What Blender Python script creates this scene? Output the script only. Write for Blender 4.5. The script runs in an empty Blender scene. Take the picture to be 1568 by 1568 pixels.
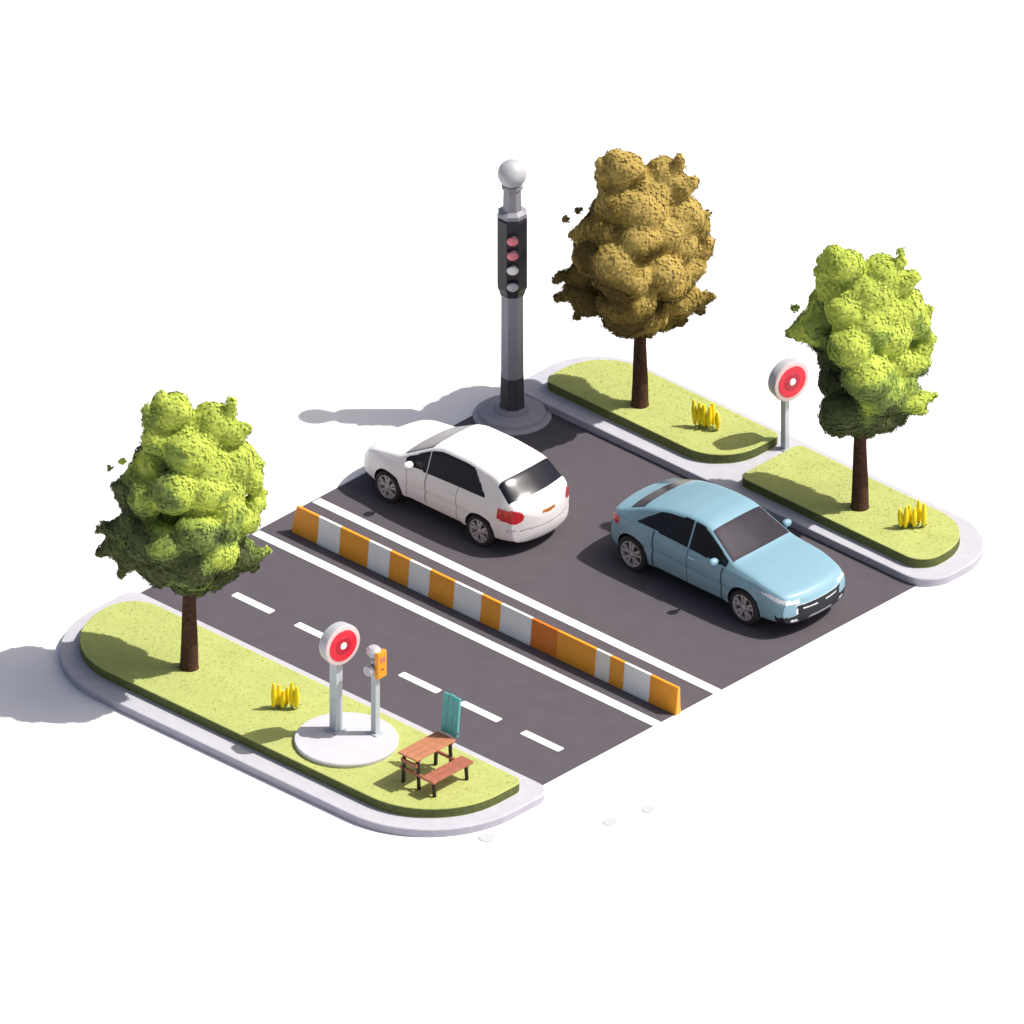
import bpy, bmesh, math, random
import numpy as np
from mathutils import Vector, Matrix, noise

scene = bpy.context.scene
random.seed(7)

# ------------------------------------------------------------------ materials
def mat(name, col, rough=0.6, metal=0.0, var=0.08, scale=6.0, bump=0.0, bscale=60.0, coat=0.0, spec=0.4, detail=4):
    m = bpy.data.materials.new(name); m.use_nodes = True
    nt = m.node_tree; b = nt.nodes['Principled BSDF']
    b.inputs['Roughness'].default_value = rough
    b.inputs['Metallic'].default_value = metal
    b.inputs['Specular IOR Level'].default_value = spec
    b.inputs['Coat Weight'].default_value = coat
    b.inputs['Coat Roughness'].default_value = 0.06
    tc = nt.nodes.new('ShaderNodeTexCoord')
    n = nt.nodes.new('ShaderNodeTexNoise'); n.inputs['Scale'].default_value = scale
    n.inputs['Detail'].default_value = detail
    nt.links.new(tc.outputs['Object'], n.inputs['Vector'])
    r = nt.nodes.new('ShaderNodeValToRGB')
    r.color_ramp.elements[0].position = 0.3; r.color_ramp.elements[1].position = 0.7
    r.color_ramp.elements[0].color = (*[c * (1 - var) for c in col], 1)
    r.color_ramp.elements[1].color = (*[min(1, c * (1 + var)) for c in col], 1)
    nt.links.new(n.outputs['Fac'], r.inputs['Fac'])
    nt.links.new(r.outputs['Color'], b.inputs['Base Color'])
    if bump > 0:
        n2 = nt.nodes.new('ShaderNodeTexNoise'); n2.inputs['Scale'].default_value = bscale
        n2.inputs['Detail'].default_value = 3
        nt.links.new(tc.outputs['Object'], n2.inputs['Vector'])
        bp = nt.nodes.new('ShaderNodeBump'); bp.inputs['Strength'].default_value = bump
        bp.inputs['Distance'].default_value = 0.01
        nt.links.new(n2.outputs['Fac'], bp.inputs['Height'])
        nt.links.new(bp.outputs['Normal'], b.inputs['Normal'])
    return m

M_ground = mat('white_ground', (0.88, 0.872, 0.875), 0.9, var=0.01, spec=0.1)
M_asph = mat('asphalt', (0.108, 0.095, 0.108), 0.9, var=0.05, scale=2.5, bump=0.10, bscale=90, spec=0.15, detail=8)
M_line = mat('road_paint', (0.86, 0.86, 0.86), 0.7, var=0.03, scale=12, spec=0.2)
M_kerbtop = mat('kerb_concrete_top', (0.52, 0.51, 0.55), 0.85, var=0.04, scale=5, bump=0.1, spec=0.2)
M_kerbside = mat('kerb_concrete_side', (0.42, 0.40, 0.46), 0.85, var=0.05, scale=5, bump=0.1, spec=0.2)  # same concrete as the top, darkened to paint in the side shade
M_grass = mat('grass_top', (0.46, 0.50, 0.165), 0.9, var=0.06, scale=2.0, bump=0.12, bscale=45, spec=0.1, detail=8)
M_grassside = mat('grass_edge', (0.12, 0.14, 0.05), 0.9, var=0.15, scale=14, bump=0.3, bscale=40, spec=0.1)  # turf sides: darker green, with their shade put into the colour
M_blade = mat('grass_blade', (0.53, 0.58, 0.19), 0.8, var=0.12, scale=5, spec=0.1)
M_orange = mat('orange_panel', (0.98, 0.37, 0.02), 0.5, var=0.04)
M_orange2 = mat('dark_orange_panel', (0.78, 0.20, 0.01), 0.5, var=0.05)
M_whitep = mat('white_panel', (0.95, 0.93, 0.90), 0.6, var=0.01)
M_cream = mat('cream_panel', (0.92, 0.84, 0.74), 0.5, var=0.02)
M_steel = mat('grey_steel', (0.29, 0.285, 0.32), 0.5, metal=0.1, var=0.05)
M_steell = mat('light_steel', (0.50, 0.54, 0.57), 0.4, metal=0.1, var=0.05)
M_black = mat('black_housing', (0.022, 0.020, 0.028), 0.45, var=0.1)
M_darkband = mat('dark_band', (0.060, 0.056, 0.068), 0.6, var=0.1)
M_ball = mat('grey_ball', (0.50, 0.50, 0.52), 0.45, var=0.04, metal=0.1)
M_pink = mat('lens_red', (0.90, 0.27, 0.32), 0.25, var=0.05)
M_lensw = mat('lens_white', (0.94, 0.92, 0.92), 0.25, var=0.02)
M_red = mat('sign_red', (0.74, 0.018, 0.045), 0.4, var=0.04)
M_red2 = mat('sign_red_dark', (0.48, 0.01, 0.035), 0.4, var=0.04)
M_rim = mat('sign_rim', (0.72, 0.54, 0.54), 0.4, var=0.03)
M_drum = mat('sign_drum', (0.50, 0.50, 0.52), 0.4, var=0.05)
M_conc = mat('platform_concrete', (0.58, 0.57, 0.60), 0.8, var=0.03, scale=6, bump=0.08)
M_conc2 = mat('base_concrete', (0.37, 0.36, 0.40), 0.8, var=0.05, scale=6, bump=0.1)
M_bark = mat('bark', (0.075, 0.038, 0.027), 0.9, var=0.3, scale=12, bump=0.6, bscale=25, spec=0.1)
M_yellow = mat('yellow_petals', (0.95, 0.70, 0.01), 0.6, var=0.10, scale=30)
M_stem = mat('stem_green', (0.22, 0.27, 0.06), 0.7, var=0.2, scale=20)
M_wood = mat('red_brown_wood', (0.38, 0.13, 0.08), 0.6, var=0.18, scale=9, bump=0.2)
M_wood2 = mat('light_brown_wood', (0.48, 0.20, 0.10), 0.6, var=0.15, scale=9, bump=0.2)
M_teal = mat('teal_board', (0.09, 0.38, 0.36), 0.55, var=0.10, scale=8)
M_iron = mat('dark_iron', (0.035, 0.025, 0.022), 0.5, metal=0.3, var=0.1)
M_orbox = mat('orange_box', (0.85, 0.33, 0.02), 0.45, var=0.05)
M_stone = mat('pale_stone', (0.54, 0.54, 0.56), 0.9, var=0.03)
M_blue = mat('blue_paint', (0.235, 0.405, 0.485), 0.42, var=0.01, coat=0.25)
M_white = mat('white_paint', (0.90, 0.875, 0.87), 0.4, var=0.01, coat=0.3)
M_bluegap = mat('blue_shutline', (0.05, 0.10, 0.14), 0.6)
M_whitegap = mat('white_shutline', (0.46, 0.44, 0.45), 0.6)
M_glass = mat('tinted_glass', (0.010, 0.010, 0.018), 0.2, var=0.05, spec=0.3)
M_glass2 = mat('windscreen_glass', (0.050, 0.043, 0.055), 0.2, var=0.12, scale=2, spec=0.35)
M_trim = mat('black_trim', (0.010, 0.011, 0.020), 0.6)
M_hl = mat('headlamp', (0.85, 0.86, 0.88), 0.15, var=0.02, coat=0.8)
M_tl = mat('tail_lamp', (0.62, 0.02, 0.03), 0.2, var=0.1, coat=0.6)
M_tyre = mat('tyre_rubber', (0.035, 0.032, 0.036), 0.85, var=0.1)
M_alloy = mat('alloy', (0.54, 0.52, 0.52), 0.4, metal=0.2, var=0.05)
M_well = mat('wheel_well', (0.020, 0.020, 0.028), 0.9)
M_plate = mat('number_plate', (0.45, 0.16, 0.03), 0.5)
M_chrome = mat('chrome', (0.75, 0.76, 0.78), 0.2, metal=0.6)

# ------------------------------------------------------------------ helpers
def link(o):
    scene.collection.objects.link(o); return o
def empty(name, loc, rz=0.0):
    e = bpy.data.objects.new(name, None); e.empty_display_size = 0.3
    e.location = loc; e.rotation_euler = (0, 0, rz)
    return link(e)
def meshobj(name, verts, faces, mats, fm=None, parent=None, smooth=False, angle=None, bevel=0, loc=None, rot=None):
    me = bpy.data.meshes.new(name)
    me.from_pydata([tuple(v) for v in verts], [], [tuple(f) for f in faces])
    if not isinstance(mats, (list, tuple)): mats = [mats]
    for m in mats: me.materials.append(m)
    if fm is not None:
        me.polygons.foreach_set('material_index', np.array(fm, dtype=np.int32))
    if smooth:
        me.polygons.foreach_set('use_smooth', np.ones(len(me.polygons), dtype=bool))
        if angle: me.set_sharp_from_angle(angle=math.radians(angle))
    me.update()
    o = link(bpy.data.objects.new(name, me))
    if parent: o.parent = parent
    if loc: o.location = loc
    if rot: o.rotation_euler = rot
    if bevel > 0:
        b = o.modifiers.new('bevel', 'BEVEL'); b.width = bevel; b.segments = 2
        b.limit_method = 'ANGLE'; b.angle_limit = math.radians(40)
    return o
def box(name, c, s, m, parent=None, bevel=0.006, rot=None):
    hx, hy, hz = s[0]/2, s[1]/2, s[2]/2
    v = [(x, y, z) for x in (-hx, hx) for y in (-hy, hy) for z in (-hz, hz)]
    f = [(0,1,3,2),(4,6,7,5),(0,4,5,1),(2,3,7,6),(0,2,6,4),(1,5,7,3)]
    return meshobj(name, v, f, m, parent=parent, bevel=bevel, loc=c, rot=rot)
def lathe(name, prof, mats, fm=None, axis='z', segs=40, parent=None, loc=None, rot=None, angle=35, cap=True, phase=0.0, smooth=True):
    V, F, FM = [], [], []
    n = len(prof)
    for a, r in prof:
        for k in range(segs):
            t = 2*math.pi*(k+phase)/segs
            c, s = r*math.cos(t), r*math.sin(t)
            V.append({'z': (c, s, a), 'x': (a, c, s), 'y': (s, a, c)}[axis])
    for i in range(n-1):
        for k in range(segs):
            k2 = (k+1) % segs
            F.append((i*segs+k, i*segs+k2, (i+1)*segs+k2, (i+1)*segs+k)); FM.append(fm[i] if fm else 0)
    if cap:
        F.append(tuple(range(segs))[::-1]); FM.append(fm[0] if fm else 0)
        F.append(tuple((n-1)*segs+k for k in range(segs))); FM.append(fm[-1] if fm else 0)
    return meshobj(name, V, F, mats, FM, parent, smooth=smooth, angle=angle, loc=loc, rot=rot)
def tube(name, pts, rad, m, segs=12, parent=None):
    V, F = [], []
    pts = [Vector(p) for p in pts]
    for i, p in enumerate(pts):
        d = (pts[min(i+1, len(pts)-1)] - pts[max(i-1, 0)]).normalized()
        a = d.orthogonal().normalized() if abs(d.z) < 0.95 else Vector((1,0,0))
        a = (a - d*a.dot(d)).normalized(); b = d.cross(a)
        for k in range(segs):
            t = 2*math.pi*k/segs
            V.append(p + (a*math.cos(t)+b*math.sin(t))*rad[i])
    for i in range(len(pts)-1):
        for k in range(segs):
            k2 = (k+1) % segs
            F.append((i*segs+k, i*segs+k2, (i+1)*segs+k2, (i+1)*segs+k))
    F.append(tuple(range(segs))[::-1]); F.append(tuple((len(pts)-1)*segs+k for k in range(segs)))
    return meshobj(name, V, F, m, parent=parent, smooth=True, angle=50)
def rrect(u0, u1, v0, v1, r, n=14):
    out = []
    cs = [(u0, v0, 1, 1, 180), (u1, v0, -1, 1, 270), (u1, v1, -1, -1, 0), (u0, v1, 1, -1, 90)]
    for (u, v, su, sv, a0), rr in zip(cs, r):
        for k in range(n+1):
            a = math.radians(a0 + 90*k/n)
            out.append((u+su*rr+rr*math.cos(a), v+sv*rr+rr*math.sin(a)))
    return out
def prism(name, poly, z0, z1, mt, ms, parent=None, bevel=0.02):
    n = len(poly)
    V = [(x, y, z0) for x, y in poly] + [(x, y, z1) for x, y in poly]
    F = [(i, (i+1) % n, n+(i+1) % n, n+i) for i in range(n)] + [tuple(range(n, 2*n)), tuple(range(n))[::-1]]
    o = meshobj(name, V, F, [mt, ms], [1]*n + [0, 1], parent)
    if bevel:
        b = o.modifiers.new('bevel', 'BEVEL'); b.width = bevel; b.segments = 2
        b.limit_method = 'ANGLE'; b.angle_limit = math.radians(50); b.material = 0
    return o
def sheet(name, poly, z, m, parent=None):
    return meshobj(name, [(x, y, z) for x, y in poly], [tuple(range(len(poly)))], m, parent=parent)
def rect(u0, u1, v0, v1): return [(u0, v0), (u1, v0), (u1, v1), (u0, v1)]

# ------------------------------------------------------------------ ground, road
sheet('ground', rect(-300, 300, -300, 300), 0.0, M_ground)
sheet('asphalt_road', rect(-2.65, 6.55, -6.45, 2.95), 0.008, M_asph)
rm = empty('road_markings', (0, 0, 0))
sheet('line_far', rect(-2.62, 6.55, -2.06, -1.87), 0.013, M_line, rm)
sheet('line_near', rect(-2.62, 6.55, -3.52, -3.33), 0.013, M_line, rm)
for i, u in enumerate((-1.05, 0.38, 2.76, 4.14, 5.55)):
    sheet('dash_%d' % (i+1), rrect(u-0.44, u+0.44, -5.22, -5.06, [0.03]*4, 3), 0.013, M_line, rm)

# ------------------------------------------------------------------ verges
def blades(name, poly, n, z, parent, seed):
    rs = np.random.RandomState(seed)
    P = np.array(poly); mn, mx = P.min(0), P.max(0)
    pts = []
    px, py = P[:, 0], P[:, 1]
    while len(pts) < n:
        q = rs.uniform(mn+0.03, mx-0.03, (n, 2))
        ins = np.zeros(n, bool); j = len(P)-1
        for i in range(len(P)):
            c = ((py[i] > q[:, 1]) != (py[j] > q[:, 1]))
            den = (py[j]-py[i]) if py[j] != py[i] else 1e-9
            c &= q[:, 0] < (px[j]-px[i])*(q[:, 1]-py[i])/den + px[i]
            ins ^= c; j = i
        pts += list(q[ins])
    V, F = [], []
    for k, (x, y) in enumerate(pts[:n]):
        a = rs.uniform(0, 6.28); h = rs.uniform(0.008, 0.022); w = 0.010
        dx, dy = math.cos(a)*w, math.sin(a)*w
        l = rs.uniform(-0.04, 0.04, 2)
        V += [(x-dx, y-dy, z+0.002), (x+dx, y+dy, z+0.002), (x+l[0], y+l[1], z+h)]
        F.append((3*k, 3*k+1, 3*k+2))
    return meshobj(name, V, F, M_blade, parent=parent)

GZ = 0.33
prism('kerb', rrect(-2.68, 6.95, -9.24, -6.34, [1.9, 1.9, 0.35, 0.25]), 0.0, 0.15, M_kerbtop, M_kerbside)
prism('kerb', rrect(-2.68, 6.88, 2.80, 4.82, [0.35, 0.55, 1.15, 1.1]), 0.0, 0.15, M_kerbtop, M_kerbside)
for i, (pl, nb) in enumerate(((rrect(-2.36, 6.60, -8.82, -6.68, [1.45, 1.5, 0.2, 0.60]), 4000),
                              (rrect(-2.25, 1.88, 3.12, 4.52, [0.2, 0.85, 0.15, 0.9]), 1500),
                              (rrect(2.30, 6.52, 3.04, 4.50, [0.15, 0.4, 0.95, 0.15]), 1500))):
    e = empty('grass_verge', (0, 0, 0))
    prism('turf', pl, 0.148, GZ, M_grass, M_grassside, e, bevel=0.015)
    blades('blades', pl, nb, GZ, e, i+3)

for (u, v, r) in ((7.05, -8.07, 0.15), (8.19, -6.29, 0.13), (8.37, -5.55, 0.12)):
    n = 14; rs = random.Random(int(u*10))
    ring = [(r*(1+rs.uniform(-.08,.08))*math.cos(2*math.pi*k/n), r*0.95*(1+rs.uniform(-.08,.08))*math.sin(2*math.pi*k/n)) for k in range(n)]
    o = prism('paving_stone', ring, 0, 0.012, M_stone, M_stone, bevel=0.004); o.location = (u, v, 0)

# ------------------------------------------------------------------ barrier
bar = empty('traffic_barrier', (0, -2.93, 0.008))
edges = [443,482,516,560,593,623,655,693,735,765,813,853,913,935,957,997,1040]
cols = [M_orange,M_whitep,M_orange,M_whitep,M_orange,M_whitep,M_orange,M_whitep,M_orange,M_whitep,M_orange2,M_orange,M_cream,M_orange,M_whitep,M_orange]
for i, m in enumerate(cols):
    a = -2.2 + (edges[i]-443)*0.01471; b = -2.2 + (edges[i+1]-443)*0.01471
    a += 0.001; b -= 0.001
    prof = [(-0.075, 0.0), (0.055, 0.0), (0.053, 0.06), (0.042, 0.12), (0.034, 0.5), (-0.020, 0.5), (-0.052, 0.12), (-0.062, 0.06)]
    n = len(prof)
    V = [(a, y, z) for y, z in prof] + [(b, y, z) for y, z in prof]
    if i == 0:
        V[4] = (a+0.07, V[4][1], 0.5); V[5] = (a+0.07, V[5][1], 0.5)
    F = [(k, n+k, n+(k+1) % n, (k+1) % n) for k in range(n)] + [tuple(range(n)), tuple(range(n, 2*n))[::-1]]
    meshobj('panel_%d' % (i+1), V, F, m, parent=bar, bevel=0.004)

# ------------------------------------------------------------------ trees
_bm = bmesh.new(); bmesh.ops.create_icosphere(_bm, subdivisions=3, radius=1.0)
ICO_V = np.array([v.co[:] for v in _bm.verts]); ICO_F = np.array([[v.index for v in f.verts] for f in _bm.faces]); _bm.free()

def tree(name, loc, sc, cols, seed, prune=()):
    e = empty(name, loc, math.radians(43.4)); e.scale = (sc, sc, sc)
    rs = np.random.RandomState(seed)
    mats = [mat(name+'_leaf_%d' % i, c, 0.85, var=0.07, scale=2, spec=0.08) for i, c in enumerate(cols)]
    # crown profile clumps: (x, y, r) on a 92 px/m elevation drawing of the crown
    S = [(262,626,30),(322,642,30),(350,612,9),(348,626,11),(244,610,15),(300,670,44),(240,664,28),(222,622,9),(226,640,14),(352,658,22),(370,650,12),
         (232,705,30),(207,730,22),(190,738,17),(174,742,9),(225,730,38),(290,728,58),(350,705,40),(376,728,24),(394,704,8),(386,716,12),(397,752,11),(386,765,18),
         (366,785,30),(322,790,58),(250,788,50),(207,782,26),(190,802,22),(172,808,15),(157,804,9),(148,812,6),(178,830,22),(160,840,12),(149,845,7),(200,838,30),
         (235,842,38),(290,850,48),(348,844,36),(376,850,18),(392,844,11),(404,840,7),(384,864,10),(280,884,24),(322,880,22),(244,876,22),(350,878,11),(300,902,11),
         (190,862,11),(182,874,8),(163,713,6),(183,701,7)]
    C = []
    for x, y, r in S:
        C.append(((x-285)/92.2, rs.uniform(-0.16, 0.16) if r > 24 else rs.uniform(-.06, .06), (1018-y)/79.6, r/92.2))
    for k in range(34):
        for _ in range(60):
            a = rs.uniform(0, 2*math.pi); zz = rs.uniform(-0.95, 0.92)
            rr = math.sqrt(1-zz*zz)
            wz = 1.0 if zz < 0.0 else 1.0-0.42*zz
            p = (0.82*rr*math.cos(a)*wz-0.08, 0.92*rr*math.sin(a)*wz, 3.15+1.34*zz)
            if all((p[0]-q[0])**2+(p[1]-q[1])**2+(p[2]-q[2])**2 > 0.34**2 for q in C): break
        C.append((*p, rs.uniform(0.28, 0.46)))
    for pr in prune:
        C = [c for c in C if math.hypot(285+c[0]*92.2-pr[0], 1018-79.6*c[2]-46*c[1]-pr[1]) > pr[2]+c[3]*92*pr[3]]
    V = np.concatenate([np.array(c[:3]) + ICO_V*c[3]*np.array([1, 1, 0.9]) for c in C])
    F = np.concatenate([ICO_F+i*len(ICO_V) for i in range(len(C))]).tolist()
    core = meshobj('tmp', V, F, mats)
    r = core.modifiers.new('r', 'REMESH'); r.mode = 'VOXEL'; r.voxel_size = 0.045
    s = core.modifiers.new('s', 'SMOOTH'); s.factor = 0.5; s.iterations = 7
    dg = bpy.context.evaluated_depsgraph_get(); dg.update()
    nm = bpy.data.meshes.new_from_object(core.evaluated_get(dg)); bpy.data.objects.remove(core)
    nv = len(nm.vertices); co = np.zeros(nv*3); nm.vertices.foreach_get('co', co); co = co.reshape(-1, 3)
    no = np.zeros(nv*3); nm.vertices.foreach_get('normal', no); no = no.reshape(-1, 3)
    o1 = Vector(rs.uniform(-50, 50, 3))
    nz = np.array([noise.noise(Vector(c)*4.0+o1)*0.06+noise.noise(Vector(c)*9+o1)*0.015 for c in co])
    co = co + no*nz[:, None]
    # leaf tone: painted light and shade, brighter at the top and sunny side, darker low
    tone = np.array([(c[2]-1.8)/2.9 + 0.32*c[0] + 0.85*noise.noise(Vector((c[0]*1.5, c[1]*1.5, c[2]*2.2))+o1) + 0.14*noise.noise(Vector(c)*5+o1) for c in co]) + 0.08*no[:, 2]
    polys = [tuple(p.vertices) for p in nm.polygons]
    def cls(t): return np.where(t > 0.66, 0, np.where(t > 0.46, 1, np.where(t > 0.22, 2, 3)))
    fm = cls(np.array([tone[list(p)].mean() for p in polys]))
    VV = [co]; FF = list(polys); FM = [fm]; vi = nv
    N = 22000
    idx = rs.randint(0, nv, N)
    d = no[idx]
    nrm = d + rs.normal(size=(N, 3))*0.10; nrm /= np.linalg.norm(nrm, axis=1)[:, None]
    pos = co[idx] + rs.normal(size=(N, 3))*0.012 + d*rs.uniform(-0.002, 0.020, N)[:, None]
    t = np.cross(nrm, rs.normal(size=(N, 3))); t /= np.linalg.norm(t, axis=1)[:, None]
    b = np.cross(nrm, t)
    L = rs.uniform(0.026, 0.05, N)[:, None]; W = L*0.6
    VV.append(np.stack([pos-t*L, pos+b*W, pos+t*L, pos-b*W], 1).reshape(-1, 3))
    FF += [(vi+4*k, vi+4*k+1, vi+4*k+2, vi+4*k+3) for k in range(N)]
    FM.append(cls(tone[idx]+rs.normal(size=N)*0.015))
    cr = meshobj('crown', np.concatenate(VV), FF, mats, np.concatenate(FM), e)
    sm = np.zeros(len(FF), bool); sm[:len(polys)] = True
    cr.data.polygons.foreach_set('use_smooth', sm)
    tube('trunk', [(0,0,-0.03),(0,0,0.05),(0.005,0,0.5),(0.0,0.01,1.2),(0.02,0,1.9),(0.0,0,2.7),(0.03,0,3.6)],
         [0.175,0.155,0.14,0.115,0.095,0.07,0.03], M_bark, 14, e)
    for k in range(7):
        a = k*2.4+seed; z0 = 1.5+0.22*k
        l = 0.72
        tube('limb_%d' % (k+1), [(0,0,z0),(0.35*math.cos(a)*l,0.35*math.sin(a)*l,z0+0.3),(0.80*math.cos(a)*l,0.80*math.sin(a)*l,z0+0.66)],
             [0.06,0.045,0.015], M_bark, 8, e)
    return e
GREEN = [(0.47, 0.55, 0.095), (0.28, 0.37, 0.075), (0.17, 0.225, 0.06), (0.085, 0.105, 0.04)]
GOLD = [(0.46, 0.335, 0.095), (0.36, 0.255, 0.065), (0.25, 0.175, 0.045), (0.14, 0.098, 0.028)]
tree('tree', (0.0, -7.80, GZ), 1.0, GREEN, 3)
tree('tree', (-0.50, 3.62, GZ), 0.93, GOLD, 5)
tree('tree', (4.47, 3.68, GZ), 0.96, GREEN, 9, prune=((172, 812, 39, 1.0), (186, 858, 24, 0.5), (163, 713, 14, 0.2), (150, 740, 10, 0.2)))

# ------------------------------------------------------------------ flowers
def flowers(loc, seed):
    e = empty('flower_plant', loc); rs = random.Random(seed)
    R = Vector((0.7266, 0.687, 0)); Fw = Vector((-0.687, 0.7266, 0))
    for k in range(6):
        p = R*(-0.19+0.075*k) + Fw*rs.uniform(-0.08, 0.08)
        h = rs.uniform(0.36, 0.52)
        lean = Vector((rs.uniform(-.02,.02), rs.uniform(-.02,.02), 0))
        tube('stem_%d' % (k+1), [p, p+Vector((0,0,h*0.35))], [0.008, 0.006], M_stem, 6, e)
        pts, rad = [], []
        for j in range(11):
            t = j/10
            pts.append(p+Vector((0,0,h*(0.10+0.90*t)))+lean*t)
            rad.append(0.018+0.028*math.sin(math.pi*min(1, t*0.9+0.08))*(1+0.18*(j % 2)))
        tube('petals_%d' % (k+1), pts, rad, M_yellow, 9, e)
    V, F = [], []
    for k in range(24):
        a = rs.uniform(0, 6.28); l = rs.uniform(0.06, 0.14); w = 0.018
        o = R*rs.uniform(-0.2, 0.2)+Fw*rs.uniform(-.06, .06)
        d = Vector((math.cos(a), math.sin(a), 0)); s = Vector((-d.y, d.x, 0))*w
        V += [o, o+d*l*0.5+s+Vector((0,0,l*0.5)), o+d*l+Vector((0,0,l*0.55)), o+d*l*0.5-s+Vector((0,0,l*0.5))]
        F.append((4*k, 4*k+1, 4*k+2, 4*k+3))
    meshobj('leaves', V, F, M_stem, parent=e)
flowers((2.06, -7.66, GZ), 1)
flowers((0.85, 3.80, GZ), 2)
flowers((5.55, 3.80, GZ), 4)

# ------------------------------------------------------------------ traffic light column
tl = empty('traffic_light', (-2.17, 2.30, 0.008))
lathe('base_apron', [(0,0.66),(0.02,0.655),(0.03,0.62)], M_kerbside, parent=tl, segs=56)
lathe('base_disc', [(0.031,0.56),(0.10,0.55),(0.12,0.52)], M_conc2, parent=tl, segs=56)
lathe('collar', [(0.121,0.30),(0.17,0.28),(0.20,0.23)], M_steel, parent=tl, segs=8, phase=0.5, smooth=False)
lathe('pole_foot', [(0.201,0.215),(0.78,0.205)], M_darkband, parent=tl, segs=8, phase=0.5, smooth=False)
lathe('pole_shaft', [(0.781,0.20),(2.40,0.195)], M_steel, parent=tl, segs=8, phase=0.5, smooth=False)
lathe('head_housing', [(2.33,0.16),(2.36,0.21),(2.45,0.235),(2.52,0.265),(3.82,0.265),(3.86,0.24)], M_black, parent=tl, segs=8, phase=0.5, smooth=False)
lathe('head_cap', [(3.861,0.25),(3.93,0.25),(3.98,0.17)], M_steel, parent=tl, segs=8, phase=0.5, smooth=False)
lathe('neck', [(3.981,0.165),(4.36,0.155),(4.40,0.19),(4.45,0.19),(4.48,0.14)], M_steel, parent=tl, segs=8, phase=0.5, smooth=False)
lathe('ball', [(4.65+0.245*math.sin(math.radians(a)), 0.245*math.cos(math.radians(a))) for a in range(-70, 90, 8)]+[(4.895,0.004)], M_ball, parent=tl, segs=40)
d45 = Vector((0.7071, -0.7071, 0))
for k, (z, m) in enumerate(((3.50, M_pink), (3.22, M_pink), (2.94, M_lensw), (2.62, M_steell))):
    c = d45*0.246; rz = math.radians(-45)
    lathe('lens_%d' % (k+1), [(0, 0.100),(0.010,0.098),(0.03,0.07),(0.036,0.01)], m, axis='x', parent=tl, segs=28, loc=(c.x, c.y, z), rot=(0,0,rz))
    V, F = [], []
    n = 20
    for xx, rr in ((0.0, 0.11), (0.070, 0.114)):
        for j in range(n+1):
            a = math.radians(180*j/n); V.append((xx*(0.25+0.75*math.sin(a)), rr*math.cos(a), rr*math.sin(a)))
    for j in range(n): F.append((j, j+1, n+2+j, n+1+j))
    v = meshobj('visor_%d' % (k+1), V, F, M_black, parent=tl, smooth=True, loc=(c.x, c.y, z), rot=(0,0,rz))
    s = v.modifiers.new('s', 'SOLIDIFY'); s.thickness = 0.012

# ------------------------------------------------------------------ signs
def sign(loc, h, pw, rz):
    e = empty('traffic_sign', loc)
    box('foot_plate', (0,0,0.012), (pw*1.7, pw*1.7, 0.02), M_steell, e)
    box('pole', (0,0,0.023+(h-0.27)/2), (pw, pw, h-0.27), M_steell, e, bevel=0.012)
    L = (0.03*math.cos(rz)+0.05, 0.03*math.sin(rz), h); R = (0, 0, rz)
    lathe('drum', [(-0.13,0.20),(-0.125,0.30),(-0.10,0.35),(0.06,0.37),(0.085,0.365)], M_drum, axis='x', parent=e, loc=L, rot=R, segs=56)
    lathe('rim', [(0.0851,0.362),(0.10,0.355),(0.105,0.33)], M_rim, axis='x', parent=e, loc=L, rot=R, segs=56)
    lathe('red_face', [(0.1051,0.285),(0.113,0.28)], M_red, axis='x', parent=e, loc=L, rot=R, segs=48)
    lathe('inner_ring', [(0.1131,0.16),(0.118,0.155)], M_red2, axis='x', parent=e, loc=L, rot=R, segs=40)
    lathe('centre_dot', [(0.1181,0.065),(0.128,0.055)], M_whitep, axis='x', parent=e, loc=L, rot=R, segs=28)
    return e
PZ = 0.41
lathe('round_platform', [(GZ-0.01,0.86),(PZ-0.02,0.87),(PZ,0.855)], M_conc, loc=(3.59,-7.80,0), segs=72)
sign((3.28, -7.72, PZ), 1.70, 0.16, math.radians(-9))
sign((2.04, 4.44, 0.15), 1.37, 0.11, math.radians(-9))

pm = empty('parking_meter', (3.83, -7.35, PZ))
box('foot_plate', (0,0,0.012), (0.2,0.2,0.02), M_steell, pm)
box('post', (0,0,0.72), (0.11,0.11,1.39), M_steell, pm, bevel=0.01)
box('meter_box', (0.10,0.02,1.36), (0.09,0.22,0.50), M_orbox, pm, bevel=0.02)
box('screen', (0.149,0.02,1.46), (0.006,0.12,0.10), M_wood2, pm, bevel=0.002)
box('slot', (0.149,0.02,1.28), (0.006,0.08,0.02), M_darkband, pm, bevel=0.002)
lathe('cap', [(1.42,0.07),(1.48,0.12),(1.55,0.125),(1.60,0.08),(1.615,0.01)], M_ball, parent=pm, loc=(-0.02,-0.02,0.06), segs=28)
lathe('speaker', [(-0.13,0.09),(-0.05,0.10),(0.0,0.06)], M_drum, axis='y', parent=pm, loc=(-0.02,-0.05,1.25), segs=28)

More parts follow.
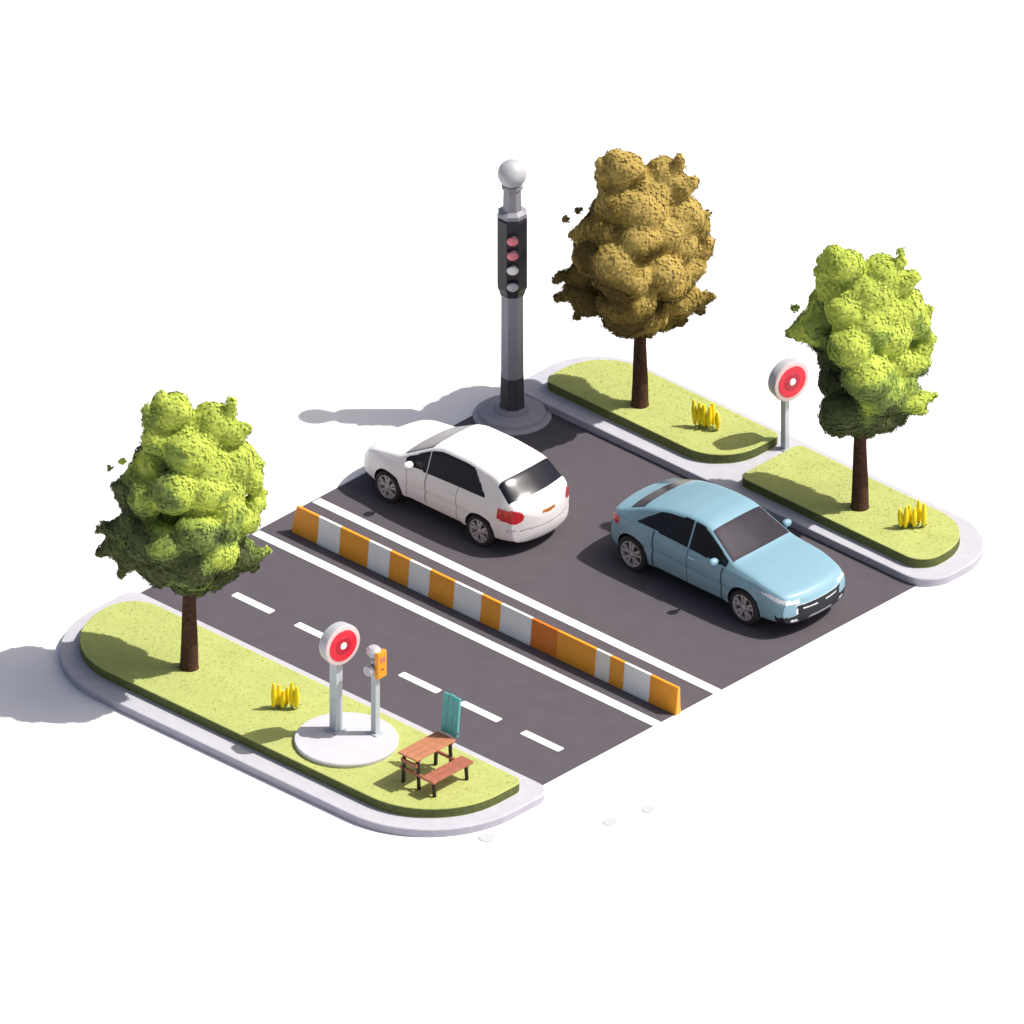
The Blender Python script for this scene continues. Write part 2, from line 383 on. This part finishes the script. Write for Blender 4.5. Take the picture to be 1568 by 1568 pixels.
# ------------------------------------------------------------------ bench
bn = empty('park_bench', (5.50, -7.68, GZ))
for i in range(3):
    box('table_slat_%d' % (i+1), (-0.28+0.145*i, -0.05, 0.60), (0.139, 0.95, 0.035), M_wood2, bn, bevel=0.008)
for i in range(2):
    box('seat_slat_%d' % (i+1), (0.24+0.145*i, -0.03, 0.32), (0.139, 0.98, 0.04), M_wood, bn, bevel=0.008)
for i, y in enumerate((-0.42, 0.36)):
    box('cross_bar_low_%d' % (i+1), (0.02, y, 0.275), (0.80, 0.045, 0.05), M_wood, bn)
    box('cross_bar_top_%d' % (i+1), (-0.135, y, 0.565), (0.42, 0.045, 0.03), M_wood, bn)
    box('leg_a_%d' % (i+1), (-0.31, y-0.001, 0.275), (0.055, 0.044, 0.55), M_iron, bn, rot=(0, 0.05, 0))
    box('leg_b_%d' % (i+1), (0.02, y+0.001, 0.275), (0.055, 0.043, 0.55), M_iron, bn, rot=(0, -0.05, 0))
    box('leg_c_%d' % (i+1), (0.38, y, 0.15), (0.055, 0.043, 0.30), M_iron, bn, rot=(0, -0.08, 0))
box('side_rail', (-0.135, -0.48, 0.47), (0.36, 0.03, 0.07), M_wood, bn)
for i in range(3):
    box('back_slat_%d' % (i+1), (-0.24+0.125*i, 0.51, 0.98+(0.015 if i == 1 else 0)), (0.1235, 0.05, 0.72), M_teal, bn, bevel=0.012, rot=(-0.10, 0, 0))
box('back_brace', (-0.115, 0.475, 0.70), (0.38, 0.02, 0.05), M_iron, bn, rot=(-0.10,0,0))

# ------------------------------------------------------------------ cars
def smooth1(a, it, mode='edge'):
    for _ in range(it):
        p = np.pad(a, 1, mode=mode); a = 0.25*p[:-2]+0.5*p[1:-1]+0.25*p[2:]
    return a
def wheel(parent, x, y, R, side):
    w = 0.10
    e = parent
    sg = 1 if side > 0 else -1
    prof = [(-w,0.55*R),(-w,0.88*R),(-w*0.75,0.97*R),(-w*0.3,R),(w*0.3,R),(w*0.75,0.97*R),(w,0.90*R),(w*1.05,0.80*R),(w*0.95,0.73*R)]
    rimp = [(w*0.94,0.73*R),(w*0.98,0.70*R),(w*0.6,0.65*R),(w*0.2,0.63*R)]
    tag = '%s_%s' % ('front' if x > 0 else 'rear', 'l' if side > 0 else 'r')
    lathe('tyre_'+tag, [(a*sg, r) for a, r in prof], M_tyre, axis='y', parent=e, loc=(x, y, R), segs=48, cap=False)
    lathe('rim_'+tag, [(a*sg, r) for a, r in rimp], M_alloy, axis='y', parent=e, loc=(x, y, R), segs=48, cap=False)
    lathe('disc_'+tag, [(w*0.15*sg, 0.64*R), (w*0.2*sg, 0.63*R), (w*0.22*sg, 0.1*R)], M_darkband, axis='y', parent=e, loc=(x, y, R), segs=36)
    V, F = [], []
    for k in range(5):
        for off in (-0.16, 0.16):
            a = 2*math.pi*k/5+0.3
            c, s = math.cos(a), math.sin(a)
            b0 = len(V)
            for rr, hw, sh in ((0.12*R, 0.065*R, off*0.10), (0.685*R, 0.080*R, off*1.0)):
                for ya in (w*0.45*sg, w*0.80*sg):
                    for q in (-hw, hw):
                        tx = sh*R+q
                        V.append((c*rr - s*tx, ya, s*rr + c*tx))
            F += [tuple(b0+i for i in f) for f in ((0,1,3,2),(4,6,7,5),(0,4,5,1),(2,3,7,6),(0,2,6,4),(1,5,7,3))]
    meshobj('spokes_'+tag, V, F, M_alloy, parent=e, loc=(x, y, R))
    lathe('hub_'+tag, [(w*0.3*sg,0.17*R),(w*0.84*sg,0.16*R),(w*0.9*sg,0.10*R)], M_alloy, axis='y', parent=e, loc=(x, y, R), segs=24)

def car(name, loc, rz, P):
    e = empty(name, loc, rz)
    L, W, R = P['L'], P['W'], P['R']
    n = int(2*L/0.02)+1
    xs = np.linspace(-L, L, n)
    zp = np.array(P['zt'])
    zt = smooth1(np.interp(xs, zp[:, 0], zp[:, 1]), 16)
    zt[:3] = np.interp(xs[:3], [xs[0], xs[3]], [zp[0,1], zt[3]]); zt[-3:] = np.interp(xs[-3:], [xs[-4], xs[-1]], [zt[-4], zp[-1,1]])
    w = W*smooth1(np.interp(np.abs(xs)/L, [0,0.55,0.8,0.93,1.0], [1,0.995,0.975,0.94,0.88]), 10)
    zs = smooth1(np.interp(np.abs(xs)/L, [0,0.8,1.0], [0.19,0.20,0.25]), 10)
    zbp = np.array(P['zb'])
    zb = np.minimum(np.interp(xs, zbp[:,0], zbp[:,1]), zt-0.045)
    zb = smooth1(zb, 8)
    wr = w-0.06-(zt-zb)*P.get('tumble', 0.40)
    cnt = [5,3,8,10,4,18,4,6,14]
    starts = np.cumsum([0]+cnt)
    H = starts[-1]+1
    half = np.zeros((n, H, 2))
    for i in range(n):
        g = zt[i]-zb[i]; dr = min(0.055, g*0.45)
        hb = zb[i]-zs[i]
        cp = [(0, zs[i]), (w[i]-0.14, zs[i]), (w[i]-0.035, zs[i]+0.05*min(1,hb/0.3)), (w[i], zs[i]+hb*0.52), (w[i]-0.012, zb[i]-0.10*min(1,hb/0.4)),
              (w[i]-0.055, zb[i]), (wr[i]+0.002, zt[i]-dr), (wr[i]-0.05, zt[i]-dr*0.45), (wr[i]*0.62, zt[i]-dr*0.15), (0, zt[i])]
        pts = []
        for k, c in enumerate(cnt):
            a, b = np.array(cp[k]), np.array(cp[k+1])
            for j in range(c): pts.append(a+(b-a)*j/c)
        pts.append(np.array(cp[-1]))
        h = np.array(pts)
        for _ in range(5):
            y = np.concatenate([[-h[1,0]], h[:,0], [-h[-2,0]]]); z = np.concatenate([[h[1,1]], h[:,1], [h[-2,1]]])
            h = np.stack([0.25*y[:-2]+0.5*y[1:-1]+0.25*y[2:], 0.25*z[:-2]+0.5*z[1:-1]+0.25*z[2:]], 1)
        half[i] = h
    side = (np.arange(H)[None,:] >= starts[2]-2) & (np.arange(H)[None,:] <= starts[5])
    for xa in P['wx']:
        D = np.sqrt((xs[:,None]-xa)**2+(half[:,:,1]-R)**2)
        f = np.clip(1-np.abs(D-R*1.15)/0.14, 0, 1)**2*0.030
        half[:,:,0] += f*side
    zl = P['swage'][0]+P['swage'][1]*xs[:,None]
    t = (half[:,:,1]-zl)
    half[:,:,0] -= side*0.022*np.exp(-((t+0.07)/0.05)**2)*(np.abs(xs[:,None]) < L*0.72)
    full = np.concatenate([half, half[:, -2:0:-1]*np.array([-1, 1])], 1)
    hidx = np.concatenate([np.arange(H), np.arange(H-2, 0, -1)])
    NR = full.shape[1]
    def bow(x, y):
        return (P.get('bow0', 0.05)*np.tanh(x*2.2)+P.get('bow', 0.10)*(x/L)**5)*(y/W)**2
    def capring(i, s, sg):
        yz = full[i].copy(); zc = 0.5*(yz[:,1].min()+yz[:,1].max())
        yz[:,0] *= s; yz[:,1] = zc+(yz[:,1]-zc)*s
        x = np.full(NR, xs[i]+sg*0.05*(1-s**2.5))
        return np.stack([x-bow(x, yz[:,0]), yz[:,0], yz[:,1]], 1), x
    seq = []; m = 24
    for k in range(m-1, 0, -1): seq.append(capring(0, 1-k/m, -1)+(-1,))
    for i in range(n):
        x = np.full(NR, xs[i]); seq.append((np.stack([x-bow(x, full[i][:,0]), full[i][:,0], full[i][:,1]], 1), x, 0))
    for k in range(1, m): seq.append(capring(n-1, 1-k/m, 1)+(1,))
    V = np.concatenate([s[0] for s in seq]); X = np.concatenate([s[1] for s in seq])
    NS = len(seq)
    F, FM = [], []
    cl = P['classify']
    for i in range(NS-1):
        part = seq[i][2] if seq[i][2] == seq[i+1][2] else (seq[i][2] or seq[i+1][2])
        for j in range(NR):
            j2 = (j+1) % NR
            ids = (i*NR+j, (i+1)*NR+j, (i+1)*NR+j2, i*NR+j2)
            F.append(ids[::-1])
            hm = 0.5*(hidx[j]+hidx[j2])
            c = V[list(ids)].mean(0)
            xr = X[list(ids)].mean()
            FM.append(cl(xr, c[0], abs(c[1]), c[2], hm, part, starts, float(np.interp(xr, xs, zt)), float(np.interp(xr, xs, zb)), float(np.interp(xr, xs, wr))))
    b0 = len(V)
    c0 = V[:NR].mean(0); c1 = V[-NR:].mean(0)
    V = np.concatenate([V, [c0, c1]])
    for j in range(NR):
        j2 = (j+1) % NR
        F.append((b0, j, j2)); FM.append(0)
        F.append(((NS-1)*NR+j2, (NS-1)*NR+j, b0+1)); FM.append(P.get('nose_mat', 0))
    mats = P['mats']
    body = meshobj('body', V, F, mats, FM, e, smooth=True)
    bm = bmesh.new(); bm.from_mesh(body.data); bmesh.ops.recalc_face_normals(bm, faces=bm.faces); bm.to_mesh(body.data); bm.free()
    cv, cf = [], []
    for xa in P['wx']:
        for sg in (-1, 1):
            s0 = len(cv); N = 56
            for yy in (W-0.32, W+0.4):
                for k in range(N):
                    a = 2*math.pi*k/N
                    cv.append((xa+R*1.13*math.cos(a), sg*yy, R+0.01+R*1.13*math.sin(a)))
            for k in range(N):
                k2 = (k+1) % N; cf.append((s0+k, s0+k2, s0+N+k2, s0+N+k))
            cf.append(tuple(s0+k for k in range(N))); cf.append(tuple(s0+N+k for k in range(N))[::-1])
    cut = meshobj('cut', cv, cf, mats, [5]*len(cf), e)
    bm = bmesh.new(); bm.from_mesh(cut.data); bmesh.ops.recalc_face_normals(bm, faces=bm.faces); bm.to_mesh(cut.data); bm.free()
    mod = body.modifiers.new('arch', 'BOOLEAN'); mod.operation = 'DIFFERENCE'; mod.object = cut; mod.solver = 'EXACT'
    dg = bpy.context.evaluated_depsgraph_get(); dg.update()
    nm = bpy.data.meshes.new_from_object(body.evaluated_get(dg))
    body.modifiers.clear(); body.data = nm
    nm.polygons.foreach_set('use_smooth', np.ones(len(nm.polygons), dtype=bool))
    nm.set_sharp_from_angle(angle=math.radians(38))
    bpy.data.objects.remove(cut)
    for xa in P['wx']:
        for sg in (-1, 1):
            wheel(e, xa, sg*(W-0.095), R, sg)
    for sg in (-1, 1):
        mx, mz = P['mirror']
        lathe('mirror_'+('l' if sg > 0 else 'r'), [(-0.09,0.02),(-0.08,0.05),(-0.03,0.068),(0.04,0.065),(0.08,0.04),(0.09,0.01)], P['paint'], axis='y', parent=e,
              loc=(mx, sg*(W+0.045), mz), segs=24, angle=60)
        box('mirror_arm_'+('l' if sg > 0 else 'r'), (mx, sg*(W-0.045), mz-0.03), (0.05, 0.10, 0.03), M_trim, e)
    for sg in (-1, 1):
        for k, hx in enumerate(P['handles']):
            box('handle_%s_%d' % ('l' if sg > 0 else 'r', k+1), (hx, sg*(W-0.004), P['hz']), (0.13, 0.025, 0.026), P['paint'], e, bevel=0.01)
    return e

# slots: 0 paint,1 side glass,2 windscreen,3 gap,4 black trim,5 well,6 headlamp,7 tail,8 plate,9 chrome
def cls_blue(xr, x, y, z, h, part, st, zt, zb, wr):
    L = 2.1
    if part == 0:
        if st[5]+1 < h < st[6]:
            lo = zb+0.03; hi = zt-0.075
            if lo < z < hi and (z-zb)*1.5-1.46 < xr < 0.72:
                if abs(xr+0.20) < 0.012: return 0
                return 1
        if h >= st[7]-2:
            if 0.20 < xr < 0.79 and y < wr-0.03: return 2
            if -1.66 < xr < -1.36 and y < wr-0.05: return 2
    if part == 0 and st[2]+1 < h < st[5]+1:
        for xd in (-1.00, -0.19, 0.66):
            if abs(xr-xd) < 0.011 and z > 0.27: return 3
    if z < 0.245 and part == 0 and x > -1.9: return 4
    if part == 0 and h < st[2]-1: return 4
    if x > 1.45 and 0.46 < y < 0.82:
        zl = 0.615+(L-x)*0.20
        if zl < z < zl+0.06*min(1, (x-1.43)*4): return 6
    if x > 1.80 or part == 1:
        if 0.40 < z < 0.60 and y < 0.52:
            if z > 0.585 or y > 0.505: return 9
            if abs(z-0.51) < 0.012 and 0.10 < y < 0.40: return 9
            return 4
        if 0.20 < z < 0.40 and y < 0.80:
            if 0.50 < y < 0.62 and 0.29 < z < 0.335: return 6
            if y < 0.26 and 0.28 < z < 0.33: return 9
            return 4
        if z < 0.235: return 4
    if x < -1.75 and 0.40 < y and 0.76 < z < 0.89: return 7
    if (part == -1) and y < 0.26 and 0.55 < z < 0.66: return 6
    if x < -1.9 and z < 0.33: return 4
    return 0
def cls_white(xr, x, y, z, h, part, st, zt, zb, wr):
    L = 1.85
    if part == 0:
        if st[5]+1 < h < st[6]:
            lo = zb+0.03; hi = zt-0.08
            if lo < z < hi and -1.14 < xr < 0.78:
                if z-zb < 0.02 + (xr+1.16)*1.0:
                    if abs(xr-0.26) < 0.012: return 0
                    return 1
        if h >= st[7]-2 and 0.27 < xr < 0.86 and y < wr-0.035: return 2
        if h >= st[6]-3 and -1.69 < xr < -1.34: return 1
        if st[2]+1 < h < st[5]+1:
            for xd in (-0.52, 0.25):
                if abs(xr-xd) < 0.011 and z > 0.30: return 3
            if abs(xr-0.70) < 0.011 and z > 0.30: return 3
    if z < 0.225 and part == 0: return 3
    if part == 0 and h < st[2]-2: return 4
    if x < -1.40:
        if ((y-0.65)/0.15)**2+((z-0.75)/0.12)**2 < 1: return 7
        if abs(z-0.50) < 0.010 and (part == -1 or x < -1.6): return 3
        if part == -1 and y < 0.15 and 0.70 < z < 0.755: return 8
    if x < -1.7 and z < 0.27: return 3
    if x > 1.2 and 0.36 < y < 0.72:
        zl = 0.60+(L-x)*0.12
        if zl < z < zl+0.11: return 6
    if part == 1 and y < 0.5 and (0.30 < z < 0.42 or 0.50 < z < 0.56): return 4
    return 0
mb = lambda paint, gap: [paint, M_glass, M_glass2, gap, M_trim, M_well, M_hl, M_tl, M_plate, M_chrome]
car('sedan_car', (4.20, 0.78, 0.008), 0.0, dict(L=2.1, W=0.84, R=0.32, wx=(-1.43, 1.13), paint=M_blue, mats=mb(M_blue, M_bluegap),
    zt=[(-2.1,0.84),(-2.06,0.95),(-1.95,1.00),(-1.7,1.08),(-1.25,1.25),(-0.8,1.36),(-0.35,1.41),(0.02,1.40),(0.18,1.35),(0.84,0.99),(1.2,0.95),(1.7,0.86),(1.98,0.79),(2.07,0.75),(2.1,0.69)],
    zb=[(-2.1,0.92),(-1.2,0.92),(0.8,0.85),(1.5,0.83),(2.1,0.7)], classify=cls_blue, mirror=(0.50, 0.96), handles=(-0.85, -0.06), hz=0.78, nose_mat=4, swage=(0.62, -0.03), bow=0.12))
car('hatchback_car', (-0.64, -0.42, 0.008), math.pi, dict(L=1.85, W=0.78, R=0.285, wx=(-1.01, 1.09), paint=M_white, mats=mb(M_white, M_whitegap),
    zt=[(-1.85,0.86),(-1.80,0.95),(-1.70,1.00),(-1.38,1.27),(-1.25,1.33),(-0.6,1.40),(0.0,1.39),(0.25,1.32),(0.90,0.97),(1.25,0.92),(1.6,0.83),(1.78,0.76),(1.85,0.66)],
    zb=[(-1.85,0.92),(-1.2,0.90),(0.8,0.82),(1.4,0.80),(1.85,0.7)], tumble=0.33, classify=cls_white, mirror=(0.56, 0.93), handles=(-0.38,), hz=0.75, nose_mat=0, bow=0.16, swage=(0.60, 0.0)))

# ------------------------------------------------------------------ light
E = math.radians(55)
h = Vector((-0.72, -0.69)).normalized()
d = Vector((h.x*math.cos(E), h.y*math.cos(E), -math.sin(E)))
sun = bpy.data.lights.new('sun', 'SUN'); sun.energy = 4.5; sun.angle = math.radians(0.5); sun.color = (1.0, 0.97, 0.935)
so = link(bpy.data.objects.new('sun', sun)); so.rotation_euler = d.to_track_quat('-Z', 'Y').to_euler(); so.location = (8, 4, 12)
wd = bpy.data.worlds.new('World'); scene.world = wd; wd.use_nodes = True
nt = wd.node_tree; bg = nt.nodes['Background']; sk = nt.nodes.new('ShaderNodeTexSky')
sk.sky_type = 'NISHITA'; sk.sun_disc = False; sk.sun_elevation = E; sk.sun_rotation = math.atan2(-d.x, -d.y)
sk.air_density = 0.95; sk.dust_density = 5.0; sk.ozone_density = 0.9
nt.links.new(sk.outputs['Color'], bg.inputs['Color']); bg.inputs['Strength'].default_value = 0.098

# ------------------------------------------------------------------ camera
cd = bpy.data.cameras.new('camera'); cam = link(bpy.data.objects.new('camera', cd))
cd.type = 'ORTHO'; cd.ortho_scale = 17.0; cd.clip_start = 0.1; cd.clip_end = 1500
el = math.radians(30.33); az = math.radians(43.4)
cam.rotation_euler = (math.radians(90)-el, 0, az)
Fd = Vector((-math.sin(az)*math.cos(el), math.cos(az)*math.cos(el), -math.sin(el)))
cam.location = -Fd*60
scene.camera = cam
scene.view_settings.view_transform = 'Standard'; scene.view_settings.look = 'None'; scene.view_settings.exposure = 0
